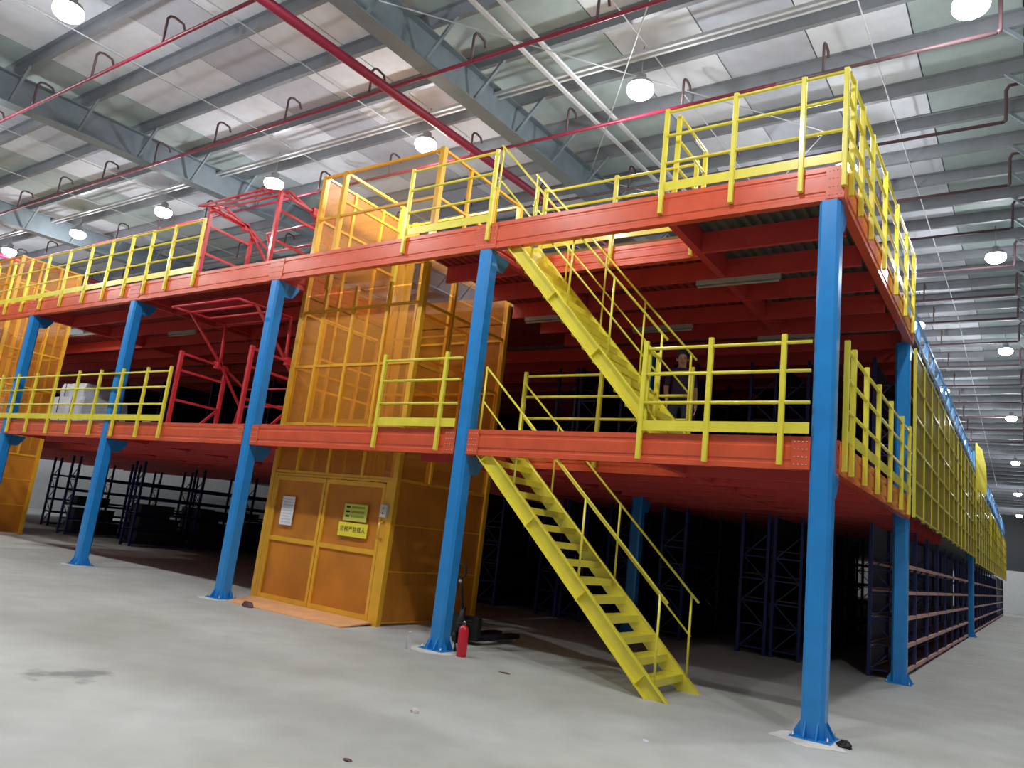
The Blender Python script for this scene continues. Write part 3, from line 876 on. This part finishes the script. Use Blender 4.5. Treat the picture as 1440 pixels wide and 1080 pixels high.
# ------------------------------------------------------------------ signs on the lift doors
def text_mesh(body, size, x, y, z, m, parent, name='lettering', spacing=1.0):
    cu = bpy.data.curves.new('text', 'FONT')
    cu.body = body; cu.size = size; cu.align_x = 'CENTER'; cu.align_y = 'CENTER'; cu.extrude = 0.0008
    cu.space_line = spacing; cu.resolution_u = 2
    ob = bpy.data.objects.new('text', cu); col.objects.link(ob)
    dg = bpy.context.evaluated_depsgraph_get()
    me = bpy.data.meshes.new_from_object(ob.evaluated_get(dg))
    bpy.data.objects.remove(ob); bpy.data.curves.remove(cu)
    me.transform(Matrix.Rotation(math.radians(90), 4, 'X'))
    org = ORG[parent.name]
    me.transform(Matrix.Translation(Vector((x, y, z)) - org))
    me.materials.clear(); me.materials.append(M[m])
    o = bpy.data.objects.new(name, me); col.objects.link(o); o.parent = parent
    return o
ys = 0.69
t = thing('notice_sheet', 'white printed notice sheet on the left lift door leaf', 'notice', (-9.1, ys, 1.37))
MB().box(-9.27, -8.94, ys, ys + 0.006, 1.37, 1.88).build('sheet', 'paper', t)
for k in range(9):
    z = 1.82 - k * 0.05
    w = 0.26 if k % 3 else 0.2
    MB().box(-9.1 - 0.13, -9.1 - 0.13 + w, ys - 0.0015, ys, z, z + 0.012).build('print_line', 'grey', t)
t = thing('warning_sign', 'pale yellow-green square sign with small print, upper on right lift door', 'sign', (-7.4, ys, 1.6))
MB().box(-7.66, -7.12, ys, ys + 0.008, 1.58, 1.86).build('board', 'signpale', t)
for k in range(3):
    z = 1.79 - k * 0.075
    MB().box(-7.61, -7.52, ys - 0.0015, ys, z, z + 0.03).build('print_mark', 'ink', t)
    MB().box(-7.49, -7.18, ys - 0.0015, ys, z, z + 0.035).build('print_mark', 'inkgreen', t)
t = thing('warning_sign', 'bright yellow sign with one line of black characters, lower on right lift door', 'sign', (-7.4, ys, 1.33))
MB().box(-7.74, -7.06, ys, ys + 0.008, 1.32, 1.55).build('board', 'sign', t)
text_mesh('货梯严禁载人', 0.1, -7.4, ys - 0.001, 1.435, 'ink', t)

# ------------------------------------------------------------------ lift ramp plate
ob = MB().prism([(LX0 + 0.02, LY0 - 0.05), (LX1 - 0.05, LY0 - 0.05), (LX1 + 0.0, -0.02), (LX0 + 0.25, -0.02)], lambda a, b: (a, b, 0.0 if b < 0.3 else 0.03),
               lambda a, b: (a, b, 0.012 if b < 0.3 else 0.06)).build('ramp_plate', 'ramp')
setorigin(ob, (-8.1, 0.35, 0)); tag(ob, 'peach coloured steel ramp plate on the floor before the lift doors', 'ramp')

# ------------------------------------------------------------------ red pallet gates
def pallet_gate(zd, raised, label, xl=-12.45, xr=-10.15):
    t = thing('pallet_gate', label, 'gate', ((xl + xr) / 2, 0.6, zd), 'red pallet gates')
    for x in (xl, xr):
        ya, yb = 0.09, 1.17
        fr = MB().box(x - 0.035, x + 0.035, ya - 0.035, ya + 0.035, zd, zd + 1.52).build('side_post', 'red', t)
        MB().box(x - 0.035, x + 0.035, yb - 0.035, yb + 0.035, zd, zd + 1.42).build('side_post', 'red', t)
        for h in (1.47, 1.12, 0.5):
            MB().bar((x, ya, zd + h), (x, yb, zd + h * 0.97), 0.045, 0.045).build('side_rail', 'red', t)
        MB().bar((x, yb, zd + 0.5), (x, yb - 0.45, zd + 0.02), 0.045, 0.045).build('side_brace', 'red', t)
    # pivoting double gate: one leaf raised overhead, the other lowered at the back
    piv = (0.95, zd + 1.45)
    if raised:
        leafA = [(-0.35, 2.32), (0.05, 2.33), (0.5, 2.34), (0.9, 2.33)]
        leafB = [(1.55, 0.25), (1.62, 0.65), (1.68, 1.05)]
    else:
        leafA = [(-0.25, 1.4), (0.05, 1.52), (0.35, 1.62)]
        leafB = [(1.5, 1.5), (1.65, 1.1), (1.75, 0.7)]
    for leaf, nm in ((leafA, 'front_leaf'), (leafB, 'back_leaf')):
        root = None
        for (y, h) in leaf:
            b = MB().tube((xl + 0.06, y, zd + h), (xr - 0.06, y, zd + h), 0.024, 8).build(nm if root is None else 'cross_bar', 'red', root or t)
            root = root or b
        for x in (xl + 0.08, xr - 0.08):
            MB().path([(x, y, zd + h) for (y, h) in leaf], 0.024, 8).build('leaf_side_bar', 'red', root)
            MB().bar((x, leaf[1][0], zd + leaf[1][1]), (x, piv[0], piv[1]), 0.05, 0.04).build('pivot_arm', 'red', root)
            MB().bar((x, leaf[-1][0], zd + leaf[-1][1]), (x, piv[0], piv[1]), 0.05, 0.04).build('pivot_arm', 'red', root)
    for x in (xl, xr):
        MB().box(x - 0.05, x + 0.1 if x == xl else x + 0.05, piv[0] - 0.06, piv[0] + 0.06, piv[1] - 0.1, piv[1] + 0.06).build('pivot_plate', 'red', t)
    return t
pallet_gate(L1T, True, 'red pivoting pallet gate raised open on the lower deck')
pallet_gate(L2T, False, 'red pivoting pallet gate half tilted on the upper deck')

# ------------------------------------------------------------------ unlit tube lights under the upper deck
for (x0, x1, y, lab) in ((-2.25, -0.98, 2.1, 'under the upper deck right of the stairs, nearer'), (-2.2, -1.1, 5.2, 'under the upper deck right of the stairs, farther back'),
                    (-6.1, -5.0, 3.15, 'under the upper deck between lift and stairs'), (-4.3, -3.1, 4.2, 'under the upper deck behind the upper stairs'),
                    (-16.6, -15.4, 2.1, 'under the upper deck left of the red gates')):
    z = L2B - 0.09
    t = thing('tube_light', 'unlit grey tube light ' + lab, 'tube light', (x0, y, z), 'unlit tube lights')
    MB().box(x0, x1, y - 0.03, y + 0.03, z - 0.005, z + 0.07).build('batten', 'tube', t)
    MB().tube((x0 + 0.02, y, z - 0.03), (x1 - 0.02, y, z - 0.03), 0.018, 10).build('tube', 'tube', t)

# ------------------------------------------------------------------ goods on the lower deck at the left
for k, (x0, x1, y0, y1, z0, z1) in enumerate(((-21.0, -19.2, 1.7, 2.9, L1T, L1T + 0.45), (-21.1, -19.3, 1.65, 2.9, L1T + 0.46, L1T + 0.95), (-20.95, -19.6, 1.75, 2.85, L1T + 0.96, L1T + 1.35))):
    mb = MB()
    n = 9
    ring = []
    for i in range(n + 1):
        x = x0 + (x1 - x0) * i / n
        d = 0.03 * math.sin(i * 2.1 + k)
        mb.v += [Vector((x, y0 + d, z0)), Vector((x, y0 - 0.03 + d, (z0 + z1) / 2)), Vector((x, y0 + d + 0.03, z1)), Vector((x, y1 - d, z1)), Vector((x, y1 + 0.02, (z0 + z1) / 2)), Vector((x, y1, z0))]
    for i in range(n):
        for j in range(6):
            j2 = (j + 1) % 6
            mb.f.append([i * 6 + j, i * 6 + j2, (i + 1) * 6 + j2, (i + 1) * 6 + j]); mb.sm.append(False); mb.mi.append(0)
    mb.f.append(list(range(6))[::-1]); mb.f.append([n * 6 + j for j in range(6)]); mb.sm += [False, False]; mb.mi += [0, 0]
    t = thing('wrapped_bundle', 'pale plastic-wrapped bundle on the lower deck, %s of the stack' % ['bottom', 'middle', 'top'][k], 'bundle', ((x0 + x1) / 2, (y0 + y1) / 2, z0), 'wrapped bundles')
    mb.build('wrapping', 'wrap', t)
    for f in (0.3, 0.7):
        x = x0 + (x1 - x0) * f
        MB().box(x - 0.015, x + 0.015, y0 - 0.055, y0 - 0.045, z0 + 0.02, z1 - 0.02).build('strap', 'black', t)
for k, (x, y, z, s) in enumerate(((-15.6, 1.6, L1T, 0.36), (-14.9, 1.75, L1T, 0.3), (-13.9, 1.6, L1T, 0.26))):
    t = thing('carton', 'white carton on the lower deck behind the long railing, %s from the left' % ORD[k], 'box', (x, y, z), 'white cartons on the lower deck')
    MB().box(x - s / 2, x + s / 2, y - s / 2, y + s / 2, z, z + s * 0.7).build('carton_body', 'carton', t)
    MB().box(x - s / 2, x + s / 2, y - 0.025, y + 0.025, z + s * 0.7, z + s * 0.7 + 0.002).build('tape', 'grey', t)

# ------------------------------------------------------------------ fire extinguisher
ex, ey = -4.33, 0.0
t = thing('fire_extinguisher', 'red fire extinguisher standing at the foot of the stairs column', 'extinguisher', (ex, ey, 0))
MB().lathe((ex, ey, 0), [(0.066, 0.0), (0.07, 0.012), (0.07, 0.34), (0.06, 0.375), (0.035, 0.4), (0.022, 0.41)], 20).build('cylinder', 'extred', t)
MB().lathe((ex, ey, 0), [(0.022, 0.405), (0.024, 0.44), (0.016, 0.46)], 12).build('valve', 'steel', t)
MB().bar((ex - 0.02, ey, 0.46), (ex + 0.1, ey, 0.475), 0.022, 0.012).build('lever', 'black', t)
MB().bar((ex - 0.02, ey, 0.435), (ex + 0.1, ey, 0.43), 0.02, 0.012).build('carry_handle', 'black', t)
MB().path([(ex + 0.02, ey - 0.02, 0.43), (ex - 0.08, ey - 0.05, 0.42), (ex - 0.1, ey - 0.06, 0.3), (ex - 0.08, ey - 0.05, 0.12)], 0.011, 8).build('hose', 'black', t)
MB().tube((ex - 0.08, ey - 0.05, 0.14), (ex - 0.078, ey - 0.05, 0.06), 0.015, 8, 0.02).build('nozzle', 'black', t)

# ------------------------------------------------------------------ hand pallet truck beside the lift
px, py = -5.06, 0.95
t = thing('pallet_truck', 'black hand pallet truck parked behind the stairs column beside the lift', 'pallet truck', (px, py, 0))
for dx in (-0.17, 0.17):
    MB().box(px + dx - 0.08, px + dx + 0.08, py + 0.1, py + 1.2, 0.06, 0.12).build('fork', 'black', t)
    MB().tube((px + dx - 0.05, py + 1.1, 0.035), (px + dx + 0.05, py + 1.1, 0.035), 0.035, 12).build('roller', 'grey', t)
MB().box(px - 0.25, px + 0.25, py + 0.02, py + 0.12, 0.06, 0.4).build('carriage_plate', 'black', t)
MB().lathe((px, py - 0.05, 0.16), [(0.07, 0), (0.075, 0.2), (0.045, 0.24), (0.04, 0.36)], 14).build('pump', 'black', t)
for dx in (-0.06, 0.06):
    MB().tube((px + dx - 0.025, py - 0.05, 0.09), (px + dx + 0.025, py - 0.05, 0.09), 0.09, 16).build('steer_wheel', 'black', t)
MB().tube((px, py - 0.06, 0.45), (px, py - 0.2, 0.95), 0.022, 10).build('tiller', 'black', t)
MB().path([(px, py - 0.2, 0.95), (px - 0.1, py - 0.22, 1.0), (px - 0.11, py - 0.25, 1.12), (px, py - 0.26, 1.15), (px + 0.11, py - 0.25, 1.12), (px + 0.1, py - 0.22, 1.0), (px, py - 0.2, 0.95)], 0.017, 8).build('handle_loop', 'black', t)
MB().lathe((px + 0.06, py - 0.28, 0.88), [(0.02, 0), (0.03, 0.02), (0.02, 0.05)], 10).build('release_knob', 'steel', t)

# ------------------------------------------------------------------ litter on the floor
t = thing('plastic_bottle', 'clear empty plastic bottle standing by the stairs column base', 'bottle', (-4.98, -0.33, 0))
MB().lathe((-4.98, -0.33, 0), [(0.03, 0), (0.036, 0.01), (0.036, 0.13), (0.03, 0.16), (0.014, 0.19), (0.014, 0.21)], 14).build('bottle_body', 'clear', t)
MB().lathe((-4.98, -0.33, 0.21), [(0.016, 0), (0.016, 0.018)], 12).build('cap', 'paper', t)
def scrap(name, label, cat, x, y, r, m, h=0.02, seed=1):
    rnd = random.Random(seed); n = 9
    mb = MB(); o = 0
    vs = []
    for lay, (q, z) in enumerate(((1.0, 0.0), (1.05, h * 0.45), (0.6, h))):
        for k in range(n):
            t_ = 2 * math.pi * k / n; rr = r * q * (0.65 + 0.5 * rnd.random())
            vs.append((x + rr * math.cos(t_), y + rr * 0.6 * math.sin(t_), max(0, z + (h * 0.3 * rnd.random() if lay else 0))))
    fs = [tuple(range(n))[::-1], tuple(range(2 * n, 3 * n))]
    for a in range(2):
        for k in range(n):
            fs.append((a * n + k, a * n + (k + 1) % n, (a + 1) * n + (k + 1) % n, (a + 1) * n + k))
    mb.add(vs, fs)
    ob = setorigin(mb.build(name, m), (x, y, 0)); tag(ob, label, cat); return ob
scrap('paper_scrap', 'crumpled pale paper scrap on the open floor before the lift', 'litter', -2.62, -2.9, 0.05, 'carton', 0.03, 3)
scrap('leaf_scrap', 'small dark flat scrap on the floor between extinguisher and stairs', 'litter', -3.37, -0.36, 0.08, 'shelf', 0.008, 5)
scrap('rubber_block', 'black rubber lump on the floor right of the corner column base', 'litter', 0.43, -0.02, 0.075, 'black', 0.06, 8)
scrap('plastic_lump', 'dark crumpled plastic lump at the left edge of the ramp plate', 'litter', -8.72, -0.1, 0.13, 'shelf', 0.07, 11)
scrap('paper_scrap', 'small brown scrap on the floor at the bottom edge', 'litter', -1.96, -4.36, 0.04, 'shelf', 0.01, 13)
scrap('foil_scrap', 'tiny pale scrap on the floor in front of the stairs', 'litter', -0.9, -1.75, 0.03, 'paper', 0.012, 15)

# ------------------------------------------------------------------ person on the lower deck behind the upper stairs
M['skin'] = mat('skin', (196, 148, 122), 0.55, var=0.04)
M['shirt'] = mat('dark_purple_shirt', (58, 46, 82), 0.8, var=0.15, scale=14)
M['trousers'] = mat('dark_trousers', (38, 38, 46), 0.8)
M['shoe'] = mat('black_shoe', (20, 20, 22), 0.5)
M['hair'] = mat('black_hair', (16, 14, 14), 0.6)
def person(x, y, z, rot, label):
    t = thing('person', label, 'person', (x, y, z))
    J = {}
    pts = []; edges = []; rad = []
    def v(p, r):
        pts.append(p); rad.append(r); return len(pts) - 1
    def e(a, b): edges.append((a, b))
    pel = v((0, 0, 0.93), (0.155, 0.105))
    wai = v((0, 0, 1.08), (0.14, 0.095)); che = v((0, -0.01, 1.27), (0.165, 0.11)); sho = v((0, 0, 1.40), (0.12, 0.085))
    nek = v((0, 0.0, 1.475), (0.052, 0.052)); hd0 = v((0, -0.015, 1.55), (0.072, 0.085)); hd1 = v((0, -0.012, 1.63), (0.078, 0.095)); hd2 = v((0, 0.0, 1.69), (0.055, 0.065))
    for a, b in ((pel, wai), (wai, che), (che, sho), (sho, nek), (nek, hd0), (hd0, hd1), (hd1, hd2)): e(a, b)
    for s in (-1, 1):
        s1 = v((s * 0.175, 0, 1.385), (0.062, 0.062)); el = v((s * 0.225, 0.03, 1.12), (0.045, 0.045))
        if s < 0: wr, pa = v((s * 0.2, -0.1, 0.9), (0.03, 0.026)), None
        else: wr, pa = v((s * 0.24, -0.06, 0.88), (0.03, 0.026)), None
        wp = pts[wr]
        pm = v((wp[0], wp[1] - 0.03, wp[2] - 0.075), (0.022, 0.036))
        for a, b in ((sho, s1), (s1, el), (el, wr), (wr, pm)): e(a, b)
        base = pts[pm]
        for k, (off, ln) in enumerate(((-0.028, 0.068), (-0.01, 0.08), (0.009, 0.075), (0.027, 0.058))):
            f0 = v((base[0], base[1] + off, base[2] - 0.03), (0.009, 0.009)); f1 = v((base[0] - s * 0.008, base[1] + off - 0.006, base[2] - 0.03 - ln * 0.55), (0.008, 0.008))
            f2 = v((base[0] - s * 0.025, base[1] + off - 0.008, base[2] - 0.03 - ln), (0.007, 0.007))
            e(pm, f0); e(f0, f1); e(f1, f2)
        t0 = v((base[0] - s * 0.01, base[1] - 0.038, base[2] + 0.03), (0.011, 0.011)); t1 = v((base[0] - s * 0.02, base[1] - 0.062, base[2] - 0.005), (0.009, 0.009))
        e(pm, t0); e(t0, t1)
        hp = v((s * 0.095, 0, 0.87), (0.09, 0.09)); kn = v((s * 0.105, -0.01, 0.49), (0.06, 0.062)); an = v((s * 0.11, 0.02, 0.09), (0.042, 0.045))
        hl = v((s * 0.11, 0.03, 0.045), (0.04, 0.04)); to = v((s * 0.125, -0.14, 0.032), (0.042, 0.03))
        for a, b in ((pel, hp), (hp, kn), (kn, an), (an, hl), (hl, to)): e(a, b)
    me = bpy.data.meshes.new('body')
    me.from_pydata(pts, edges, [])
    ob = bpy.data.objects.new('body', me); col.objects.link(ob)
    ob.modifiers.new('skin', 'SKIN')
    if not me.skin_vertices: 
        bpy.context.view_layer.objects.active = ob
    for i, sv in enumerate(me.skin_vertices[0].data):
        sv.radius = rad[i]; sv.use_root = (i == 0)
    ob.modifiers.new('sub', 'SUBSURF').levels = 2
    ob.modifiers['sub'].render_levels = 2
    dg = bpy.context.evaluated_depsgraph_get()
    nm = bpy.data.meshes.new_from_object(ob.evaluated_get(dg))
    bpy.data.objects.remove(ob)
    nm.name = 'body'
    nm.materials.clear()
    for k in ('skin', 'shirt', 'trousers', 'shoe'): nm.materials.append(M[k])
    for p in nm.polygons:
        c = p.center
        p.use_smooth = True
        arm = abs(c.x) > 0.17 and c.z < 1.36
        if c.z > 1.455: mi = 0
        elif arm and c.z < 1.16 and c.z > 0.7: mi = 0
        elif c.z > 0.96 or arm and c.z > 0.7: mi = 1
        elif c.z > 0.075: mi = 2
        else: mi = 3
        p.material_index = mi
    body = bpy.data.objects.new('body', nm); col.objects.link(body); body.parent = t; ORG[body.name] = ORG[t.name]
    # head details, built around the thing's own origin
    o = ORG[t.name]
    def at(mb): 
        for q in mb.v: q += o
        return mb
    mb = MB()
    prof = [(0.088, 1.60), (0.099, 1.64), (0.098, 1.69), (0.08, 1.735), (0.04, 1.76), (0.005, 1.765)]
    mb.lathe((0, 0.012, 0), prof, 18)
    for q in mb.v:
        if q.y < -0.03 and q.z < 1.68: q.y = -0.03; q.z = max(q.z, 1.665)
    at(mb).build('hair', 'hair', t)
    for s in (-1, 1):
        at(MB().lathe((s * 0.031, -0.096, 1.605), [(0.002, -0.009), (0.011, -0.004), (0.012, 0.002), (0.002, 0.008)], 8)).build('eye', 'hair', body)
        at(MB().lathe((s * 0.083, 0.005, 1.575), [(0.004, 0), (0.014, 0.015), (0.016, 0.04), (0.004, 0.055)], 8)).build('ear', 'skin', body)
    at(MB().prism([(-0.098, 1.6), (-0.122, 1.562), (-0.095, 1.555)], lambda a, b: (-0.014, a, b), lambda a, b: (0.014, a, b))).build('nose', 'skin', body)
    at(MB().box(-0.024, 0.024, -0.104, -0.09, 1.522, 1.53)).build('mouth', 'shelf', body)
    t.rotation_euler = (0, 0, rot)
    return t
person(-2.55, 2.5, L1T, math.radians(25), 'person in a dark top standing on the lower deck behind the upper stairs')
